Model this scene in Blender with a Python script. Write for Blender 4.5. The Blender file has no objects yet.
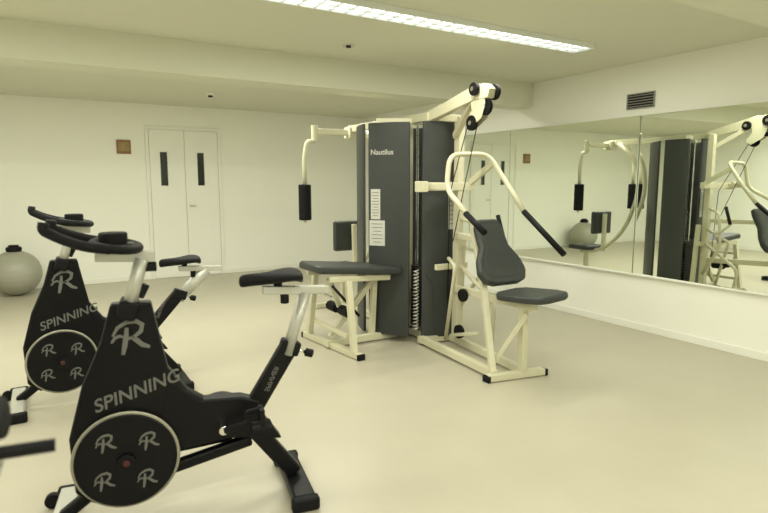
import bpy, bmesh, math
from mathutils import Vector, Matrix
S=bpy.context.scene
COL=S.collection
S.view_settings.view_transform='Standard'
S.view_settings.look='None'

# ---------------------------------------------------------------- materials
def mat(name,col,rough=0.5,metal=0.0,noise=0.0,nscale=8.0,emit=None,estr=0,bump=0.0,bscale=80,coat=0,spec=None):
    m=bpy.data.materials.new(name); m.use_nodes=True
    nt=m.node_tree; b=nt.nodes['Principled BSDF']
    b.inputs['Base Color'].default_value=(*col,1)
    b.inputs['Roughness'].default_value=rough
    b.inputs['Metallic'].default_value=metal
    if coat: b.inputs['Coat Weight'].default_value=coat
    if spec is not None: b.inputs['Specular IOR Level'].default_value=spec
    if emit:
        b.inputs['Emission Color'].default_value=(*emit,1); b.inputs['Emission Strength'].default_value=estr
    if noise>0 or bump>0:
        tc=nt.nodes.new('ShaderNodeTexCoord')
    if noise>0:
        n=nt.nodes.new('ShaderNodeTexNoise'); n.inputs['Scale'].default_value=nscale; n.inputs['Detail'].default_value=5
        nt.links.new(tc.outputs['Object'],n.inputs['Vector'])
        r=nt.nodes.new('ShaderNodeMix'); r.data_type='RGBA'
        r.inputs[6].default_value=(*[c*(1-noise) for c in col],1)
        r.inputs[7].default_value=(*[min(1,c*(1+noise)) for c in col],1)
        nt.links.new(n.outputs['Fac'],r.inputs[0]); nt.links.new(r.outputs[2],b.inputs['Base Color'])
    if bump>0:
        n2=nt.nodes.new('ShaderNodeTexNoise'); n2.inputs['Scale'].default_value=bscale
        nt.links.new(tc.outputs['Object'],n2.inputs['Vector'])
        bp=nt.nodes.new('ShaderNodeBump'); bp.inputs['Strength'].default_value=bump; bp.inputs['Distance'].default_value=0.01
        nt.links.new(n2.outputs['Fac'],bp.inputs['Height']); nt.links.new(bp.outputs[0],b.inputs['Normal'])
    return m
M_wall=mat('wall_paint',(0.88,0.885,0.80),0.7,noise=0.012,nscale=2)
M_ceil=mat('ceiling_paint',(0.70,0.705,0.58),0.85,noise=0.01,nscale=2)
M_floor=mat('floor_vinyl',(0.46,0.428,0.33),0.34,noise=0.06,nscale=3.0,bump=0.05,bscale=60)
M_trim=mat('trim_white',(0.84,0.845,0.765),0.55)
M_door=mat('door_paint',(0.85,0.855,0.775),0.55,noise=0.01)
M_glassdark=mat('dark_glass',(0.02,0.025,0.022),0.15)
M_mirror=mat('mirror_silver',(0.91,0.955,0.88),0.012,metal=1.0,noise=0.005)
M_cream=mat('cream_powdercoat',(0.62,0.595,0.43),0.35,noise=0.02,nscale=20)
M_shroud=mat('shroud_grey',(0.034,0.038,0.036),0.42,noise=0.08,nscale=30)
M_pad=mat('pad_vinyl',(0.030,0.034,0.033),0.45,noise=0.1,nscale=40,bump=0.1,bscale=200)
M_black=mat('black_paint',(0.004,0.004,0.005),0.4,noise=0.1,nscale=20,spec=0.2)
M_rubber=mat('black_rubber',(0.005,0.005,0.006),0.6,noise=0.1,nscale=60,spec=0.2)
M_silver=mat('silver_alu',(0.50,0.50,0.44),0.38,metal=0.35,noise=0.03)
M_chrome=mat('chrome',(0.8,0.8,0.78),0.15,metal=1.0,noise=0.02)
M_iron=mat('weight_iron',(0.04,0.04,0.04),0.4,metal=0.4,noise=0.1)
M_label=mat('label_white',(0.55,0.55,0.50),0.6,noise=0.1,nscale=60)
M_letter=mat('lettering_grey',(0.14,0.14,0.125),0.5,noise=0.03)
M_rim=mat('wheel_rim',(0.36,0.35,0.28),0.25,metal=0.5,noise=0.03)
M_red=mat('hub_red',(0.06,0.012,0.012),0.4,noise=0.1)
M_ball=mat('ball_vinyl',(0.33,0.33,0.26),0.45,noise=0.03)
M_wood=mat('sign_wood',(0.26,0.12,0.04),0.5,noise=0.3,nscale=12)
M_gold=mat('sign_face',(0.30,0.22,0.08),0.5,noise=0.4,nscale=20)
M_vent=mat('vent_metal',(0.36,0.36,0.32),0.4,noise=0.03)
M_dark=mat('dark_void',(0.02,0.02,0.02),0.9,noise=0.1)
M_tube=mat('lamp_tube',(0.9,0.9,0.9),0.5,emit=(0.95,1.0,0.97),estr=2.2)
M_louv=mat('louvre_white',(0.80,0.83,0.80),0.4,noise=0.01)

# ---------------------------------------------------------------- helpers
def empty(name,loc=(0,0,0),rz=0):
    e=bpy.data.objects.new(name,None); COL.objects.link(e); e.empty_display_size=0.2
    e.matrix_world=Matrix.Translation(loc)@Matrix.Rotation(rz,4,'Z'); return e
def mkobj(name,me,m,parent=None,world=True,smooth=False):
    o=bpy.data.objects.new(name,me); COL.objects.link(o)
    if m: me.materials.append(m)
    if smooth:
        for p in me.polygons: p.use_smooth=True
    if parent:
        o.parent=parent
        if world: o.matrix_parent_inverse=parent.matrix_world.inverted()
    return o
def bev(o,w,seg=2):
    if w>0:
        b=o.modifiers.new('bevel','BEVEL'); b.width=w; b.segments=seg; b.limit_method='ANGLE'; b.angle_limit=math.radians(35)
        for p in o.data.polygons: p.use_smooth=True
        w_=o.modifiers.new('wn','WEIGHTED_NORMAL'); w_.keep_sharp=False
    return o
class K:  # builder bound to a parent; coordinates either world or local
    def __init__(s,parent,world): s.p=parent; s.w=world
    def box(s,name,c,size,m,b=0.004,rot=None,seg=2):
        bm=bmesh.new(); bmesh.ops.create_cube(bm,size=1)
        bmesh.ops.scale(bm,vec=size,verts=bm.verts)
        if rot is not None: bmesh.ops.transform(bm,matrix=rot.to_4x4(),verts=bm.verts)
        bmesh.ops.translate(bm,vec=c,verts=bm.verts)
        me=bpy.data.meshes.new(name); bm.to_mesh(me); bm.free()
        return bev(mkobj(name,me,m,s.p,s.w),b,seg)
    def sweep(s,name,pts,m,r=None,rect=None,up=(0,0,1),closed=False,b=0.004,n=14):
        P=[Vector(p) for p in pts]
        if rect: w,h=rect; prof=[(-w/2,-h/2),(w/2,-h/2),(w/2,h/2),(-w/2,h/2)]
        else:
            rr=r if isinstance(r,(tuple,list)) else (r,r)
            prof=[(rr[0]*math.cos(2*math.pi*i/n),rr[1]*math.sin(2*math.pi*i/n)) for i in range(n)]
        N=len(P); T=[]
        for i in range(N):
            if closed: t=P[(i+1)%N]-P[i-1]
            elif i==0: t=P[1]-P[0]
            elif i==N-1: t=P[-1]-P[-2]
            else: t=(P[i+1]-P[i]).normalized()+(P[i]-P[i-1]).normalized()
            T.append(t.normalized())
        u=Vector(up)
        if abs(T[0].dot(u))>0.95: u=Vector((0,1,0)) if abs(T[0].y)<0.9 else Vector((1,0,0))
        side=T[0].cross(u).normalized()
        bm=bmesh.new(); rings=[]
        for i in range(N):
            if i>0:
                side=(side-T[i]*side.dot(T[i]))
                side.normalize()
            upv=side.cross(T[i]).normalized()
            rings.append([bm.verts.new(P[i]+side*a+upv*c) for a,c in prof])
        k=len(prof)
        for i in range(N if closed else N-1):
            A=rings[i];B=rings[(i+1)%N]
            for j in range(k): bm.faces.new((A[j],A[(j+1)%k],B[(j+1)%k],B[j]))
        if not closed:
            bm.faces.new(list(reversed(rings[0]))); bm.faces.new(rings[-1])
        bmesh.ops.recalc_face_normals(bm,faces=bm.faces)
        me=bpy.data.meshes.new(name); bm.to_mesh(me); bm.free()
        o=mkobj(name,me,m,s.p,s.w,smooth=not rect)
        if rect: bev(o,b)
        else:
            for p in me.polygons:
                if len(p.vertices)>4: p.use_smooth=False
        return o
    def plate(s,name,pts,origin,ux,uy,th,m,b=0.004,seg=2):
        O=Vector(origin);X=Vector(ux).normalized();Y=Vector(uy).normalized();Nn=X.cross(Y).normalized()
        bm=bmesh.new()
        A=[bm.verts.new(O+X*p[0]+Y*p[1]-Nn*th/2) for p in pts]
        B=[bm.verts.new(O+X*p[0]+Y*p[1]+Nn*th/2) for p in pts]
        bm.faces.new(list(reversed(A))); bm.faces.new(B)
        k=len(pts)
        for j in range(k): bm.faces.new((A[j],A[(j+1)%k],B[(j+1)%k],B[j]))
        bmesh.ops.recalc_face_normals(bm,faces=bm.faces)
        me=bpy.data.meshes.new(name); bm.to_mesh(me); bm.free()
        return bev(mkobj(name,me,m,s.p,s.w),b,seg)
    def cyl(s,name,c,axis,r,L,m,n=40,b=0.003):
        c=Vector(c);a=Vector(axis).normalized()
        bm=bmesh.new(); bmesh.ops.create_cone(bm,cap_ends=True,segments=n,radius1=r,radius2=r,depth=L)
        bmesh.ops.transform(bm,matrix=Matrix.Translation(c)@a.to_track_quat('Z','Y').to_matrix().to_4x4(),verts=bm.verts)
        me=bpy.data.meshes.new(name); bm.to_mesh(me); bm.free()
        return bev(mkobj(name,me,m,s.p,s.w),b)
    def text(s,name,body,origin,ux,uy,size,m,shear=0.0,ext=0.001,bold=0.012):
        cu=bpy.data.curves.new(name,'FONT'); cu.body=body; cu.size=size; cu.shear=shear; cu.extrude=ext
        cu.align_x='CENTER'; cu.align_y='CENTER'; cu.offset=size*bold
        o=bpy.data.objects.new(name+'_tmp',cu); COL.objects.link(o)
        dg=bpy.context.evaluated_depsgraph_get(); me=bpy.data.meshes.new_from_object(o.evaluated_get(dg))
        bpy.data.objects.remove(o)
        X=Vector(ux).normalized();Y=Vector(uy).normalized();Z=X.cross(Y)
        mt=Matrix((X,Y,Z)).transposed().to_4x4(); mt.translation=Vector(origin)
        me.transform(mt); me.materials.clear()
        return mkobj(name,me,m,s.p,s.w)
def fillet(pts,r,n=6):
    P=[Vector(p) for p in pts]; out=[P[0]]
    for i in range(1,len(P)-1):
        a,b,c=P[i-1],P[i],P[i+1]
        d1=(a-b);d2=(c-b); rr=min(r,d1.length*0.48,d2.length*0.48)
        s=b+d1.normalized()*rr;e=b+d2.normalized()*rr
        for k in range(n+1):
            t=k/n; out.append(s*(1-t)**2+b*2*t*(1-t)+e*t*t)
    out.append(P[-1]); return out
W=K(None,False)

# ---------------------------------------------------------------- room
XR=5.0; YB=9.1; XL=-3.0; YF=-2.6; H=2.60; HB=2.33
W.box('floor',((XL+XR)/2,(YB+YF)/2,-0.05),(XR-XL+0.4,YB-YF+0.4,0.1),M_floor,0)
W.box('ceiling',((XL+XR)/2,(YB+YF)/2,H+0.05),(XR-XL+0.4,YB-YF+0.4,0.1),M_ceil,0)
W.box('wall_back',((XL+XR)/2,YB+0.1,H/2),(XR-XL+0.4,0.2,H),M_wall,0)
W.box('wall_front',((XL+XR)/2,YF-0.1,H/2),(XR-XL+0.4,0.2,H),M_wall,0)
W.box('wall_right',(XR+0.1,(YB+YF)/2,H/2),(0.2,YB-YF,H),M_wall,0)
W.box('wall_left',(XL-0.1,(YB+YF)/2,H/2),(0.2,YB-YF,H),M_wall,0)
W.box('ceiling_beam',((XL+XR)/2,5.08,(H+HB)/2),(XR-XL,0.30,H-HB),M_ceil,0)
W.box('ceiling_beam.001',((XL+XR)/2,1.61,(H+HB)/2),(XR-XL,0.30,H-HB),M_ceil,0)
W.box('baseboard_right',(XR-0.006,(YB+YF)/2,0.035),(0.012,YB-YF,0.07),M_trim,0.003)
W.box('baseboard_left',(XL+0.006,(YB+YF)/2,0.035),(0.012,YB-YF,0.07),M_trim,0.003)
W.box('baseboard_back',((XL+1.3)/2,YB-0.006,0.035),(1.3-XL,0.012,0.07),M_trim,0.003)
W.box('baseboard_back.001',((XR+2.43)/2,YB-0.006,0.035),(XR-2.43-0.02,0.012,0.07),M_trim,0.003)

# mirror panels (individually hung, each very slightly out of true)
mir=empty('wall_mirror',(XR-0.01,3.5,1.3)); km=K(mir,True)
seams=[-0.3,1.62,3.50,5.28,7.0]
for i,eps in enumerate((1.3,1.3,0.6,0.0)):
    y0,y1=seams[i],seams[i+1]; L=y1-y0-0.004; off=math.sin(math.radians(eps))*L/2
    km.box('panel_%d'%(i+1),(XR-0.007-off,(y0+y1)/2,(0.56+2.09)/2),(0.008,L,1.53),M_mirror,0,rot=Matrix.Rotation(-math.radians(eps),3,'Z'))
    km.box('seam_%d'%(i+1),(XR-0.011,y1,(0.56+2.09)/2),(0.004,0.005,1.53),M_vent,0)
km.box('bottom_channel',(XR-0.022,(seams[0]+seams[-1])/2,0.553),(0.044,seams[-1]-seams[0],0.014),M_trim,0.002)
km.box('top_channel',(XR-0.022,(seams[0]+seams[-1])/2,2.097),(0.044,seams[-1]-seams[0],0.014),M_trim,0.002)

# vent
VY=3.52; VZ=2.235
v=empty('air_vent',(XR-0.01,VY,VZ)); kv=K(v,True)
kv.box('vent_back',(XR-0.004,VY,VZ),(0.006,0.28,0.15),M_dark,0)
for s_ in(-1,1):
    kv.box('frame_h%d'%s_,(XR-0.008,VY,VZ+s_*0.07),(0.014,0.30,0.010),M_vent,0.002)
    kv.box('frame_v%d'%s_,(XR-0.008,VY+s_*0.145,VZ),(0.014,0.010,0.15),M_vent,0.002)
for i in range(5):
    kv.box('slat_%d'%i,(XR-0.009,VY,VZ-0.05+i*0.025),(0.010,0.28,0.003),M_vent,0,rot=Matrix.Rotation(0.6,3,'Y'))

# double door
d=empty('door_1',(1.865,YB,0)); kd=K(d,True)
x0,x1,zt=1.40,2.41,2.24
kd.box('frame_left',(x0-0.025,YB-0.012,zt/2),(0.05,0.024,zt),M_trim,0.004)
kd.box('frame_right',(x1+0.025,YB-0.012,zt/2),(0.05,0.024,zt),M_trim,0.004)
kd.box('frame_top',((x0+x1)/2,YB-0.012,zt+0.025),(x1-x0+0.1,0.024,0.05),M_trim,0.004)
xm=(x0+x1)/2
for i,(a,b_,wx) in enumerate(((x0,xm,1.60),(xm,x1,2.14))):
    kd.box('leaf_%d'%i,((a+b_)/2,YB-0.010,zt/2),(b_-a-0.008,0.018,zt-0.006),M_door,0.003)
    kd.box('window_%d_glass'%i,(wx,YB-0.021,1.66),(0.10,0.006,0.50),M_glassdark,0)
    for s_ in(-1,1):
        kd.box('window_%d_bead_v%d'%(i,s_),(wx+s_*0.056,YB-0.022,1.66),(0.012,0.010,0.524),M_trim,0.002)
        kd.box('window_%d_bead_h%d'%(i,s_),(wx,YB-0.022,1.66+s_*0.256),(0.10,0.010,0.012),M_trim,0.002)
kd.box('handle_plate',(xm+0.05,YB-0.021,1.10),(0.03,0.006,0.16),M_trim,0.002)
kd.cyl('handle_lever',(xm+0.09,YB-0.05,1.1),(1,0,0),0.009,0.10,M_silver,12)
kd.cyl('handle_stem',(xm+0.05,YB-0.036,1.1),(0,1,0),0.009,0.03,M_silver,12)

sg=empty('wall_sign',(1.06,YB,1.97)); ks=K(sg,True)
ks.box('sign_frame',(1.06,YB-0.01,1.97),(0.19,0.02,0.20),M_wood,0.003)
ks.box('sign_face',(1.06,YB-0.022,1.97),(0.14,0.006,0.13),M_gold,0.001)
sd=empty('smoke_detector',(1.95,7.6,H)); ksd=K(sd,True)
ksd.cyl('base',(1.95,7.6,H-0.015),(0,0,1),0.055,0.03,M_trim); ksd.cyl('sensor',(1.95,7.6,H-0.04),(0,0,1),0.03,0.02,M_dark)
sd=empty('ceiling_spotlight',(2.29,4.39,H)); ksd=K(sd,True)
ksd.cyl('base',(2.29,4.39,H-0.006),(0,0,1),0.05,0.012,M_chrome); ksd.cyl('lens',(2.29,4.39,H-0.016),(0,0,1),0.022,0.012,M_dark)

# lamps: one fixture in view, the others added to light the room
def lamp(xa,xb,y,w=0.20,p=None):
    e=empty('ceiling_light',((xa+xb)/2,y,H)); k=K(e,True); L=xb-xa;xc=(xa+xb)/2
    k.box('housing',(xc,y,H-0.004),(L,w,0.008),M_louv,0.002)
    for s_ in(-1,1):
        k.box('side_%d'%s_,(xc,y+s_*(w/2),H-0.02),(L+0.02,0.012,0.04),M_louv,0.002)
        k.box('end_%d'%s_,(xc+s_*L/2,y,H-0.02),(0.012,w,0.04),M_louv,0.002)
    for s_ in(-1,1):
        k.cyl('tube_%d'%s_,(xc,y+s_*w*0.24,H-0.022),(1,0,0),0.013,L-0.06,M_tube,12,0)
    k.box('spine',(xc,y,H-0.022),(L,0.010,0.032),M_louv,0)
    n=int(L/0.11)
    bm=bmesh.new()
    for i in range(1,n):
        r=bmesh.ops.create_cube(bm,size=1)['verts']
        bmesh.ops.scale(bm,vec=(0.008,w,0.018),verts=r); bmesh.ops.translate(bm,vec=(xa+L*i/n,y,H-0.030),verts=r)
    me=bpy.data.meshes.new('louvres'); bm.to_mesh(me); bm.free(); mkobj('louvres',me,M_louv,e,True)
    for q in (-1,1):   # light leaving each of the two tube channels
        li=bpy.data.lights.new('lamp_glow','AREA'); li.shape='RECTANGLE'; li.size=L-0.1; li.size_y=0.02; li.energy=(p or LP)*L/2
        li.color=(1.0,0.99,0.86)
        lo=bpy.data.objects.new('lamp_glow',li); COL.objects.link(lo); lo.parent=e; lo.matrix_parent_inverse=e.matrix_world.inverted()
        lo.location=(xc,y+q*w*0.24,H-0.043)
LP=14.5
lamp(0.80,4.02,3.40,p=16)
lamp(-2.6,0.2,3.40)  # added fixture left of the view, extra room light
lamp(-2.2,3.8,5.75,p=20)  # added fixture hidden behind the beam, lights the far half
lamp(-2.2,4.2,0.5,p=13)  # added unseen fixture above the camera, for overall light
lamp(-2.2,4.2,-1.4,p=11)  # added unseen fixture behind the camera, more fill for the room

# ---------------------------------------------------------------- multi gym
g=empty('multi_gym_machine',(2.85,4.4,0)); G=K(g,True)
def curved_panel(name,p0,p1,z0,z1,bulge,m=M_shroud,th=0.025):
    p0=Vector((*p0,0));p1=Vector((*p1,0)); d_=(p1-p0); L=d_.length; d_.normalize(); nn=Vector((d_.y,-d_.x,0))
    n=10; prof=[]
    for i in range(n+1):
        t=i/n; prof.append((t*L, bulge*(1-(2*t-1)**2)))
    pts=[(a,b_+th) for a,b_ in prof]+[(a,b_) for a,b_ in reversed(prof)]
    O=p0.copy(); O.z=(z0+z1)/2
    return G.plate(name,pts,O,d_,nn,z1-z0,m,0.006)
PA=((2.56,4.52),(2.80,4.21)); PB=((2.87,4.13),(3.18,4.05))
curved_panel('shroud_1',*PA,0.06,1.98,0.02)
curved_panel('shroud_2',*PB,0.06,1.98,0.02)
curved_panel('shroud_3',(2.64,4.86),(2.545,4.56),0.06,1.98,0.01)
curved_panel('shroud_4',(3.27,4.12),(3.31,4.42),0.06,1.98,0.02)
curved_panel('shroud_5',(3.26,4.52),(3.0,4.84),0.06,1.98,0.02)
for j,(cx,cy,ang) in enumerate(((2.80,4.46,math.radians(-52)),(3.02,4.27,math.radians(-14)))):
    R=Matrix.Rotation(ang,3,'Z')
    for i in range(16):
        G.box('weight_%d_%d'%(j,i),(cx,cy,0.14+i*0.036),(0.25,0.11,0.032),M_iron,0.003,rot=R)
    for s_ in(-1,1):
        o=R@Vector((s_*0.09,0,0))
        G.cyl('guide_rod_%d_%d'%(j,s_),(cx+o.x,cy+o.y,1.03),(0,0,1),0.011,1.9,M_chrome,12,0)
    G.cyl('selector_rod_%d'%j,(cx,cy,0.85),(0,0,1),0.012,0.5,M_chrome,12,0)
sp=[]
for i in range(260):
    t=i/259; a=t*2*math.pi*18; sp.append((2.832+0.022*math.cos(a),4.155+0.022*math.sin(a),0.12+0.56*t))
G.sweep('coil_cord',sp,M_silver,r=0.006,n=6)
G.sweep('slot_cable',fillet([(2.835,4.15,1.95),(2.835,4.15,0.72),(2.95,4.03,0.55),(2.93,4.03,0.3)],0.1),M_iron,r=0.003,n=8)
G.sweep('tower_base_x',[(2.06,4.42,0.045),(3.15,4.42,0.045)],M_cream,rect=(0.06,0.06))
G.sweep('tower_base_y',[(2.97,4.05,0.045),(2.93,5.98,0.045)],M_cream,rect=(0.06,0.06))
G.sweep('tower_base_link',[(2.83,4.10,0.045),(3.25,4.05,0.045)],M_cream,rect=(0.06,0.06))
G.sweep('tower_upright_centre',[(2.97,4.5,0.05),(2.97,4.5,2.0)],M_cream,rect=(0.06,0.08))
G.sweep('tower_top_x',[(2.62,4.5,2.0),(3.2,4.2,2.0)],M_cream,rect=(0.06,0.05))
G.sweep('tower_top_y',[(2.93,4.1,2.02),(2.88,5.5,2.02)],M_cream,rect=(0.06,0.07))
G.sweep('front_upright',[(3.13,3.94,0.05),(3.13,3.94,2.02)],M_cream,rect=(0.06,0.07))
G.sweep('front_top_link',[(3.13,3.94,2.0),(2.93,4.15,2.02)],M_cream,rect=(0.05,0.06))
def onpanel(P,t,off):
    a=Vector((*P[0],0));b_=Vector((*P[1],0));d_=(b_-a).normalized();nn=Vector((d_.y,-d_.x,0))
    return a.lerp(b_,t)+nn*off,d_,nn
for nm,P,t,z,w,h in(('label_chart',PA,0.20,1.26,0.09,0.27),('label_sheet',PA,0.24,1.0,0.15,0.23),('label_side',PB,0.86,1.25,0.075,0.42)):
    c,d_,nn=onpanel(P,t,0.043 if t!=0.86 else 0.038)
    G.plate(nm,[(-w/2,-h/2),(w/2,-h/2),(w/2,h/2),(-w/2,h/2)],(c.x,c.y,z),d_,(0,0,1),0.004,M_label,0)
    nl=9 if nm!='label_sheet' else 6
    for q in range(nl):   # printed text lines
        zz=z+(q-(nl-1)/2)*h*0.86/nl; hw=w*(0.36 if q%3 else 0.25)
        G.plate('%s_print_%d'%(nm,q),[(-hw,-0.003),(hw,-0.003),(hw,0.003),(-hw,0.003)],(c.x+nn.x*0.0022,c.y+nn.y*0.0022,zz),d_,(0,0,1),0.001,M_letter,0)
c,d_,nn=onpanel(PA,0.36,0.046)
G.text('brand_lettering','Nautilus',(c.x,c.y,1.72),d_,(0,0,1),0.065,M_label)
G.plate('boom',[(0,0),(0,0.09),(0.35,0.17),(0.62,0.235),(0.74,0.235),(0.80,0.19),(0.78,0.12),(0.62,0.12),(0.3,0.06)],(2.95,4.15,1.97),(0.03,-1,0),(0,0,1),0.07,M_cream,0.008)
G.sweep('boom_lower_brace',[(3.10,3.96,1.85),(2.98,3.60,2.09)],M_cream,rect=(0.05,0.05))
for i,(y,z,r,xx) in enumerate(((3.39,2.14,0.06,0.055),(3.42,2.03,0.064,0.0),(3.56,1.92,0.06,-0.02),(3.62,2.10,0.05,0.055),(3.50,2.17,0.05,-0.055))):
    G.cyl('pulley_%d'%i,(2.97+xx,y,z),(1,0,0),r,0.028,M_rubber,28,0.004)
    G.cyl('pulley_%d_bolt'%i,(2.97+xx,y,z),(1,0,0),0.018,0.05,M_chrome,12,0)
for s_ in(-1,1):
    G.plate('pulley_bracket_%d'%s_,[(0,0.1),(0.17,0.08),(0.2,-0.02),(0.16,-0.13),(0.03,-0.2),(-0.03,-0.15),(0.04,-0.06)],(2.975+s_*0.03,3.6,2.08),(0,-1,0),(0,0,1),0.006,M_cream,0.002)
G.sweep('cable_1',[(2.955,3.62,1.90),(3.0,3.9,1.35),(3.02,3.93,0.3)],M_rubber,r=0.004,n=8)
G.sweep('cable_2',[(2.97,3.50,1.97),(3.03,3.88,0.95)],M_rubber,r=0.004,n=8)
yoke=fillet([(2.75,3.36,1.215),(2.80,3.68,1.40),(2.84,3.70,1.68),(3.23,3.68,1.69),(3.27,3.50,1.46),(3.285,3.28,1.20)],0.10)
G.sweep('press_yoke',yoke,M_cream,r=0.021)
G.sweep('press_grip_1',[(2.75,3.37,1.22),(2.74,3.14,1.09)],M_rubber,r=0.023)
G.sweep('press_grip_2',[(3.283,3.30,1.225),(3.31,2.90,0.92)],M_rubber,r=0.023)
G.sweep('yoke_pivot_bar',[(2.70,3.93,1.42),(3.28,3.93,1.42)],M_cream,rect=(0.06,0.07))
G.box('yoke_pivot_block',(2.72,3.92,1.42),(0.07,0.10,0.09),M_cream,0.006)
G.sweep('yoke_link_1',[(2.80,3.92,1.42),(2.81,3.69,1.42)],M_cream,rect=(0.03,0.05))
G.sweep('yoke_link_2',[(3.24,3.92,1.45),(3.24,3.62,1.62)],M_cream,rect=(0.03,0.05))
G.sweep('press_foot',[(2.71,3.04,0.03),(3.19,2.95,0.03)],M_cream,rect=(0.06,0.05))
for i,p in enumerate(((2.705,3.04,0.025),(3.195,2.95,0.025))): G.box('press_foot_cap_%d'%i,p,(0.025,0.07,0.05),M_rubber,0.004)
G.sweep('press_rail_1',[(2.86,4.10,0.05),(2.78,3.03,0.05)],M_cream,rect=(0.05,0.06))
G.sweep('press_rail_2',[(3.14,4.02,0.05),(3.02,2.98,0.05)],M_cream,rect=(0.05,0.06))
G.sweep('seat_post',[(3.0,2.98,0.05),(2.99,2.98,0.57)],M_cream,rect=(0.05,0.06))
G.sweep('back_post',[(2.78,3.06,0.05),(2.86,3.28,0.68),(2.92,3.48,1.10)],M_cream,rect=(0.045,0.05))
G.sweep('seat_brace',[(2.83,3.10,0.12),(2.98,2.93,0.50)],M_cream,rect=(0.035,0.035))
G.sweep('seat_beam',[(3.10,3.95,0.52),(2.98,2.85,0.565)],M_cream,rect=(0.05,0.06))
G.sweep('back_beam',[(3.1,3.93,1.0),(2.96,3.47,1.0)],M_cream,rect=(0.05,0.05))
G.plate('seat_pad',[(-0.10,0.27),(-0.16,0.20),(-0.17,-0.1),(-0.14,-0.22),(-0.08,-0.25),(0.08,-0.25),(0.14,-0.22),(0.17,-0.1),(0.16,0.20),(0.10,0.27)],(3.03,2.94,0.63),(1,0,0.07),(0,1,-0.09),0.055,M_pad,0.02,4)
up=Vector((0,0.27,0.5)).normalized()
bp=[(-0.10,0.27),(-0.13,0.20),(-0.14,0.04),(-0.21,-0.07),(-0.235,-0.17),(-0.20,-0.25),(-0.12,-0.275),(0.12,-0.275),(0.20,-0.25),(0.235,-0.17),(0.21,-0.07),(0.14,0.04),(0.13,0.20),(0.10,0.27)]
G.plate('back_pad',bp,(3.0,3.31,0.92),(1,0,0),up,0.07,M_pad,0.025,4)
G.plate('back_pad_seam',[(a*0.72,b_*0.8) for a,b_ in bp],Vector((3.0,3.31,0.92))-Vector((0,0.5,-0.27)).normalized()*0.034,(1,0,0),up,0.006,M_shroud,0.003)
G.sweep('low_frame',fillet([(2.98,3.9,0.08),(2.96,3.75,0.75),(3.0,3.9,0.80)],0.05),M_cream,r=0.017)
G.sweep('low_frame_2',fillet([(3.2,3.55,0.05),(3.18,3.5,0.45),(3.15,3.92,0.72)],0.08),M_cream,r=0.019)
G.sweep('low_frame_3',fillet([(3.13,3.93,1.15),(3.2,3.75,1.1),(3.22,3.7,0.7),(3.16,3.93,0.35)],0.08),M_cream,r=0.017)
G.sweep('low_upright',[(3.22,4.02,0.05),(3.22,3.98,0.95)],M_cream,rect=(0.045,0.045))
G.sweep('low_cross',[(2.9,3.95,0.72),(3.24,3.95,0.72)],M_cream,rect=(0.04,0.05))
G.cyl('low_pulley',(3.05,3.8,0.16),(1,0,0),0.06,0.03,M_rubber,28)
G.cyl('mid_pulley',(3.02,3.72,0.50),(1,0,0),0.055,0.03,M_rubber,28)
G.sweep('row_grip',[(3.30,3.62,1.18),(3.31,3.55,0.98)],M_rubber,r=0.018)
G.sweep('row_grip_arm',fillet([(3.14,3.93,0.9),(3.30,3.7,0.85),(3.31,3.55,0.98)],0.08),M_cream,r=0.014)
G.sweep('foot_plate_arm',[(3.05,3.85,0.12),(3.0,3.5,0.22)],M_cream,rect=(0.03,0.03))
G.sweep('bench_foot',[(2.16,3.97,0.03),(2.06,4.88,0.03)],M_cream,rect=(0.06,0.05))
for i,p in enumerate(((2.162,3.965,0.025),(2.058,4.885,0.025))): G.box('bench_foot_cap_%d'%i,p,(0.07,0.025,0.05),M_rubber,0.004)
G.sweep('bench_post_1',[(2.14,4.04,0.05),(2.14,4.14,0.64)],M_cream,rect=(0.05,0.05))
G.sweep('bench_post_2',[(2.07,4.80,0.05),(2.08,4.66,0.68)],M_cream,rect=(0.05,0.05))
G.sweep('bench_cross_low',[(2.11,4.10,0.18),(2.10,4.78,0.18)],M_cream,rect=(0.035,0.035))
G.sweep('bench_side_1',[(2.0,4.20,0.655),(2.62,4.27,0.615)],M_cream,rect=(0.04,0.05))
G.sweep('bench_side_2',[(1.98,4.62,0.665),(2.62,4.60,0.62)],M_cream,rect=(0.04,0.05))
G.sweep('bench_beam',[(2.10,4.42,0.10),(2.55,4.42,0.60)],M_cream,rect=(0.045,0.05))
G.sweep('bench_post_3',[(2.52,4.42,0.05),(2.55,4.42,0.6)],M_cream,rect=(0.05,0.05))
ux=Vector((1,0,-0.09)).normalized()
G.plate('bench_pad',[(-0.45,0.17),(-0.42,0.22),(0.36,0.21),(0.40,0.16),(0.40,-0.18),(0.36,-0.23),(-0.42,-0.22),(-0.45,-0.17)],(2.34,4.42,0.70),ux,(0,1,0),0.065,M_pad,0.02,4)
G.cyl('bench_roller_axle',(2.02,4.43,0.5),(0,1,0),0.012,0.5,M_chrome,12)
G.sweep('leg_lever',[(2.10,4.43,0.62),(2.20,4.43,0.36)],M_cream,rect=(0.04,0.04))
for s_ in(-1,1):
    G.cyl('leg_roller_%d'%s_,(2.2,4.43+s_*0.12,0.34),(0,1,0),0.045,0.16,M_rubber,24,0.01)
G.sweep('bench_adjuster',[(2.02,4.2,0.60),(2.22,4.1,0.34)],M_rubber,r=0.012)
G.sweep('pec_crossbar',[(2.46,5.50,1.98),(3.38,5.46,1.98)],M_cream,rect=(0.05,0.06))
G.box('pec_hub',(2.9,5.48,1.98),(0.14,0.14,0.12),M_cream,0.01)
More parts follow.
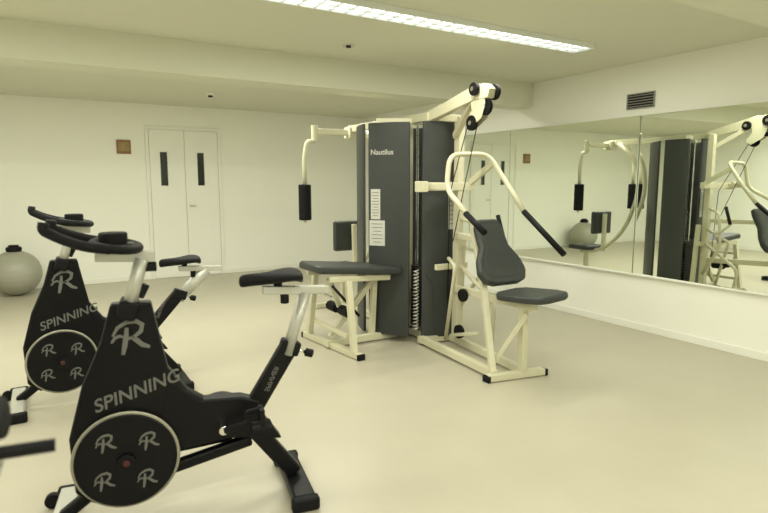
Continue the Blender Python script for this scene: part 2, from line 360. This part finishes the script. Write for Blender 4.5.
for i,(x,s_) in enumerate(((2.46,-1),(3.38,1))):
    G.cyl('pec_pivot_%d'%i,(x,5.49,1.96),(0,0,1),0.035,0.16,M_cream,20)
    xa=x+s_*0.12
    G.sweep('pec_arm_%d'%i,fillet([(x,5.49,1.88),(x+s_*0.09,5.49,1.87),(xa,5.49,1.70),(xa,5.49,1.42)],0.09),M_cream,r=0.024)
    G.cyl('pec_roller_%d'%i,(xa,5.49,1.25),(0,0,1),0.065,0.37,M_rubber,28,0.012)
    G.cyl('pec_roller_core_%d'%i,(xa,5.49,1.25),(0,0,1),0.02,0.42,M_cream,12)
G.sweep('pec_curved_upright',fillet([(2.95,5.30,2.0),(2.96,4.98,1.75),(2.97,4.92,1.3),(2.95,5.15,0.75),(2.93,5.55,0.45),(2.93,5.9,0.42)],0.3,10),M_cream,r=0.028)
G.sweep('pec_post',[(2.93,5.80,0.05),(2.93,5.80,0.44)],M_cream,rect=(0.05,0.06))
G.sweep('pec_foot',[(2.65,5.95,0.03),(3.2,5.95,0.03)],M_cream,rect=(0.06,0.05))
G.sweep('pec_back_post',[(2.93,5.5,0.45),(2.92,5.50,1.0)],M_cream,rect=(0.045,0.05))
G.box('pec_back_pad',(2.90,5.58,0.87),(0.38,0.07,0.33),M_pad,0.025,seg=4)
G.box('pec_seat_pad',(2.93,5.82,0.49),(0.34,0.38,0.07),M_pad,0.025,seg=4)

# ---------------------------------------------------------------- exercise bikes
def bike(loc,head,sx=0.0,sz=0.0,slid=0.0,hx=0.0,slider_m=None):
    e=empty('exercise_bike',(loc[0],loc[1],0),head); B=K(e,False)
    def pl(name,pts,y,th,m,b=0.006,seg=2): return B.plate(name,pts,(0,y,0),(1,0,0),(0,0,1),th,m,b,seg)
    def bar(name,a,b_,w,h,m=M_black,y=0): return B.sweep(name,[(a[0],y,a[1]),(b_[0],y,b_[1])],m,rect=(w,h),b=0.012)
    pl('fork_shell',[(0.755,0.955),(0.60,0.955),(0.575,0.82),(0.545,0.66),(0.47,0.55),(0.40,0.50),(0.44,0.36),(0.55,0.26),(0.66,0.16),(0.86,0.10),(0.93,0.16),(0.94,0.40),(0.88,0.62),(0.80,0.80)],-0.005,0.07,M_black,0.012,3)
    pl('body_shell',[(0.55,0.62),(0.42,0.50),(0.24,0.49),(0.16,0.46),(0.14,0.38),(0.06,0.26),(0.16,0.28),(0.30,0.30),(0.50,0.28),(0.60,0.4)],-0.005,0.075,M_black,0.012,3)
    bar('lower_beam',(0.26,0.42),(0.0,0.07),0.06,0.075)
    bar('bottom_beam',(0.72,0.16),(0.20,0.27),0.05,0.05)
    bar('seat_tube',(0.20,0.40),(0.005+sx*0.3,0.71+sz*0.3),0.055,0.085)
    wc=(0.725,0.288); FR=0.200
    B.cyl('flywheel',(wc[0],0.055,wc[1]),(0,1,0),FR,0.022,M_black,72,0.004)
    ring=[(wc[0]+FR*math.cos(2*math.pi*i/72),0.050,wc[1]+FR*math.sin(2*math.pi*i/72)) for i in range(72)]
    B.sweep('flywheel_rim',ring,M_rim,r=(0.013,0.004),up=(0,1,0),closed=True,n=10)
    B.cyl('hub',(wc[0],0.07,wc[1]),(0,1,0),0.035,0.03,M_black,28); B.cyl('hub_cap',(wc[0],0.087,wc[1]),(0,1,0),0.014,0.012,M_red,20)
    def mark(nm,cx,y,cz,s,m=M_letter,tilt=0.25):
        X=Vector((-1,0,tilt)).normalized(); Z=Vector((tilt,0,1)).normalized(); O=Vector((cx,y,cz))
        def st(k,pts,w):
            P=[Vector((a,b_,0)) for a,b_ in pts]; L=[];Rr=[]
            for i,p in enumerate(P):
                t=(P[min(i+1,len(P)-1)]-P[max(i-1,0)]).normalized(); nn_=Vector((-t.y,t.x,0)); ww=w*(0.35+0.65*math.sin(math.pi*(i+0.6)/(len(P)+0.2)))
                L.append(p+nn_*ww/2); Rr.append(p-nn_*ww/2)
            B.plate('%s_%s'%(nm,k),[(q.x*s,q.y*s) for q in L+list(reversed(Rr))],O,X,Z,0.0024,m,0)
        st('stem',[(-0.02,0.30),(-0.10,0.05),(-0.2,-0.2),(-0.30,-0.42)],0.14)
        st('bowl',[(-0.42,0.16),(-0.25,0.36),(0.0,0.45),(0.25,0.42),(0.38,0.28),(0.30,0.10),(0.10,0.0),(-0.08,-0.02)],0.13)
        st('leg',[(0.02,0.02),(0.14,-0.12),(0.24,-0.28),(0.42,-0.40)],0.14)
        st('swash',[(-0.5,-0.02),(-0.38,0.10),(-0.25,0.12),(-0.14,0.05)],0.09)
    for i in range(4):
        a=math.radians(50+90*i)
        mark('wheel_mark_%d'%i,wc[0]+0.117*math.cos(a),0.0675,wc[1]+0.117*math.sin(a),0.080)
    mark('shell_mark',0.685,0.0315,0.81,0.15,tilt=0.2)
    B.text('shell_lettering','SPINNING',(0.672,0.0315,0.575),(-1,0,0.30),(0.30,0,1),0.078,M_letter,0.25,bold=0.012)
    B.text('tube_lettering','SPINNER',(0.105,0.029,0.555),(-0.45,0,1),(-1,0,-0.45),0.032,M_letter,0.2,bold=0)
    B.sweep('rear_foot',[(0.0,-0.22,0.04),(0.0,0.22,0.04)],M_black,rect=(0.10,0.055),b=0.012)
    for s_ in(-1,1): B.box('rear_foot_cap_%d'%s_,(0,s_*0.225,0.032),(0.125,0.05,0.062),M_rubber,0.012)
    B.sweep('front_foot',[(0.99,-0.25,0.04),(0.99,0.25,0.04)],M_silver,rect=(0.08,0.05),b=0.01)
    for s_ in(-1,1):
        B.box('front_foot_cap_%d'%s_,(0.99,s_*0.255,0.032),(0.11,0.05,0.062),M_rubber,0.012)
        B.cyl('transport_wheel_%d'%s_,(1.055,s_*0.2,0.035),(0,1,0),0.034,0.03,M_rubber,24)
    bar('front_beam',(0.86,0.15),(0.99,0.055),0.05,0.05)
    B.cyl('chain_guard',(0.33,-0.065,0.37),(0,1,0),0.12,0.04,M_black,48,0.008)
    pl('chain_cover',[(0.33,0.49),(0.76,0.35),(0.76,0.22),(0.33,0.25)],-0.065,0.04,M_black,0.01)
    B.cyl('crank_axle',(0.33,0,0.37),(0,1,0),0.02,0.20,M_chrome,20)
    for s_,dx,dz in((1,-0.155,0.03),(-1,0.155,-0.03)):
        B.sweep('crank_%d'%s_,[(0.33,s_*0.095,0.37),(0.33+dx,s_*0.105,0.37+dz)],M_black,rect=(0.016,0.03))
        B.box('pedal_%d'%s_,(0.33+dx,s_*0.165,0.37+dz),(0.09,0.09,0.02),M_rubber,0.006)
        B.sweep('toe_cage_%d'%s_,fillet([(0.30+dx,s_*0.165,0.375+dz),(0.38+dx,s_*0.165,0.38+dz),(0.40+dx,s_*0.165,0.44+dz),(0.33+dx,s_*0.165,0.45+dz)],0.02),M_rubber,r=0.008,n=8)
        B.sweep('toe_strap_%d'%s_,[(0.33+dx,s_*0.125,0.37+dz),(0.33+dx,s_*0.13,0.45+dz),(0.33+dx,s_*0.2,0.45+dz),(0.33+dx,s_*0.205,0.37+dz)],M_rubber,rect=(0.02,0.003),b=0)
    ax,az=0.005+sx*0.3,0.71+sz*0.3; tx,tz=-0.065+sx,0.945+sz
    B.sweep('seat_post',[(ax+0.02,0,az-0.05),(tx,0,tz)],M_silver,r=(0.026,0.042))
    B.sweep('seat_collar',[(ax+0.018,0,az-0.05),(ax-0.004,0,az+0.012)],M_rubber,rect=(0.065,0.092),b=0.01)
    B.sweep('seat_knob_stem',[(ax-0.01,0,az-0.03),(ax-0.075,0,az-0.055)],M_chrome,r=0.008); B.cyl('seat_knob',(ax-0.085,0,az-0.058),(1,0,0.35),0.02,0.035,M_rubber,16)
    if slider_m: B.sweep('seat_slider',[(0.13+sx,0,0.968+sz),(-0.175+sx,0,0.952+sz)],slider_m,r=0.013)
    else: B.sweep('seat_slider',[(0.13+sx,0,0.968+sz),(-0.175+sx,0,0.952+sz)],M_silver,rect=(0.045,0.036))
    B.cyl('slider_knob',(0.03+sx,0.0,0.925+sz),(0,0,1),0.02,0.05,M_rubber,16)
    q=sx+slid
    bm=bmesh.new()
    prof=[(-0.05,0.055,1.045),(-0.035,0.10,1.058),(0.0,0.118,1.064),(0.05,0.10,1.058),(0.10,0.06,1.05),(0.15,0.036,1.048),(0.20,0.028,1.046),(0.235,0.020,1.040)]
    rings=[]
    for x,hw,zt_ in prof:
        rg=[]
        for k_ in range(16):
            a=2*math.pi*k_/16; yy=hw*math.cos(a); zz=math.sin(a)
            rg.append(bm.verts.new((x+q,yy,zt_+sz-0.028+(0.028*zz if zz>0 else 0.03*zz))))
        rings.append(rg)
    for i in range(len(rings)-1):
        for k_ in range(16): bm.faces.new((rings[i][k_],rings[i][(k_+1)%16],rings[i+1][(k_+1)%16],rings[i+1][k_]))
    bm.faces.new(rings[0]); bm.faces.new(list(reversed(rings[-1]))); bmesh.ops.recalc_face_normals(bm,faces=bm.faces)
    me=bpy.data.meshes.new('saddle'); bm.to_mesh(me); bm.free(); o=mkobj('saddle',me,M_rubber,e,False,True)
    o.modifiers.new('sub','SUBSURF').levels=2; o.modifiers['sub'].render_levels=2
    B.sweep('saddle_clamp',[(0.06+q,0,0.97+sz),(0.06+q,0,1.01+sz)],M_black,r=0.02)
    # handlebar (hx = fore-aft setting of the bar slider)
    B.sweep('bar_post',[(0.685,0,0.93),(0.625,0,1.14)],M_silver,r=(0.028,0.055))
    B.sweep('bar_collar',[(0.70,0,0.89),(0.68,0,0.965)],M_rubber,rect=(0.075,0.13),b=0.012)
    B.sweep('bar_slider',[(0.575+hx*0.5,0,1.145),(0.80+hx*0.5,0,1.155)],M_silver,rect=(0.05,0.045))
    B.cyl('bar_knob',(0.60,0.0,1.10),(1,0,0),0.02,0.06,M_rubber,16)
    loop=[(hx+0.72+0.085*math.cos(2*math.pi*i/40),0.15*math.sin(2*math.pi*i/40),1.195+0.012*math.cos(2*math.pi*i/40)) for i in range(40)]
    B.sweep('bar_loop',loop,M_rubber,r=0.019,closed=True,n=12)
    B.box('bar_cradle',(hx+0.72,0,1.19),(0.14,0.12,0.03),M_black,0.01)
    B.cyl('bar_cup',(hx+0.73,0,1.225),(0,0,1),0.055,0.05,M_rubber,28,0.008)
    for s_ in(-1,1):
        B.sweep('bar_prong_%d'%s_,fillet([(hx+0.73,s_*0.15,1.195),(hx+0.82,s_*0.14,1.207),(hx+0.91,s_*0.10,1.24),(hx+0.965,s_*0.08,1.27),(hx+0.96,s_*0.078,1.30)],0.05),M_rubber,r=0.02)
    B.sweep('bar_cross',[(hx+0.80,-0.14,1.205),(hx+0.80,0.14,1.205)],M_rubber,r=0.017)
    B.cyl('resistance_knob',(0.63,0,1.0),(-0.5,0,1),0.018,0.06,M_rubber,16)
    return e
bike((0.957,2.428),math.radians(170))
bike((0.77,4.22),math.radians(180),sx=-0.17,sz=-0.13,slid=0.03,hx=-0.13)
bike((-0.185,1.25),math.radians(178),sz=-0.015,slid=-0.055,slider_m=M_rubber)

# ---------------------------------------------------------------- ball
eb=empty('exercise_ball',(-0.36,8.70,0)); kb=K(eb,True)
bm=bmesh.new(); bmesh.ops.create_uvsphere(bm,u_segments=64,v_segments=48,radius=0.30)
for v_ in bm.verts:
    z=v_.co.z
    rr=1+0.004*math.cos(z*90); v_.co.x*=rr; v_.co.y*=rr; v_.co.z*=0.97
bmesh.ops.translate(bm,vec=(-0.36,8.70,0.291),verts=bm.verts)
me=bpy.data.meshes.new('ball_body'); bm.to_mesh(me); bm.free(); mkobj('ball_body',me,M_ball,eb,True,True)
kb.cyl('ball_cap',(-0.36,8.70,0.60),(0,0,1),0.09,0.06,M_rubber,32,0.015)
kb.cyl('ball_cap_top',(-0.36,8.70,0.64),(0,0,1),0.06,0.03,M_rubber,32,0.01)

# ---------------------------------------------------------------- world + camera
w=bpy.data.worlds.new('World'); S.world=w; w.use_nodes=True
w.node_tree.nodes['Background'].inputs[0].default_value=(0.8,0.85,0.9,1); w.node_tree.nodes['Background'].inputs[1].default_value=0.3
cam=bpy.data.cameras.new('Camera'); co=bpy.data.objects.new('Camera',cam); COL.objects.link(co)
cam.sensor_width=36; cam.lens=566/768*36; cam.clip_start=0.05
cam.dof.use_dof=True; cam.dof.focus_distance=4.4; cam.dof.aperture_fstop=2.4
co.location=(0,0,1.45); co.rotation_euler=(math.radians(90-7.4),0,math.radians(-31))
S.camera=co
bpy.context.view_layer.update()
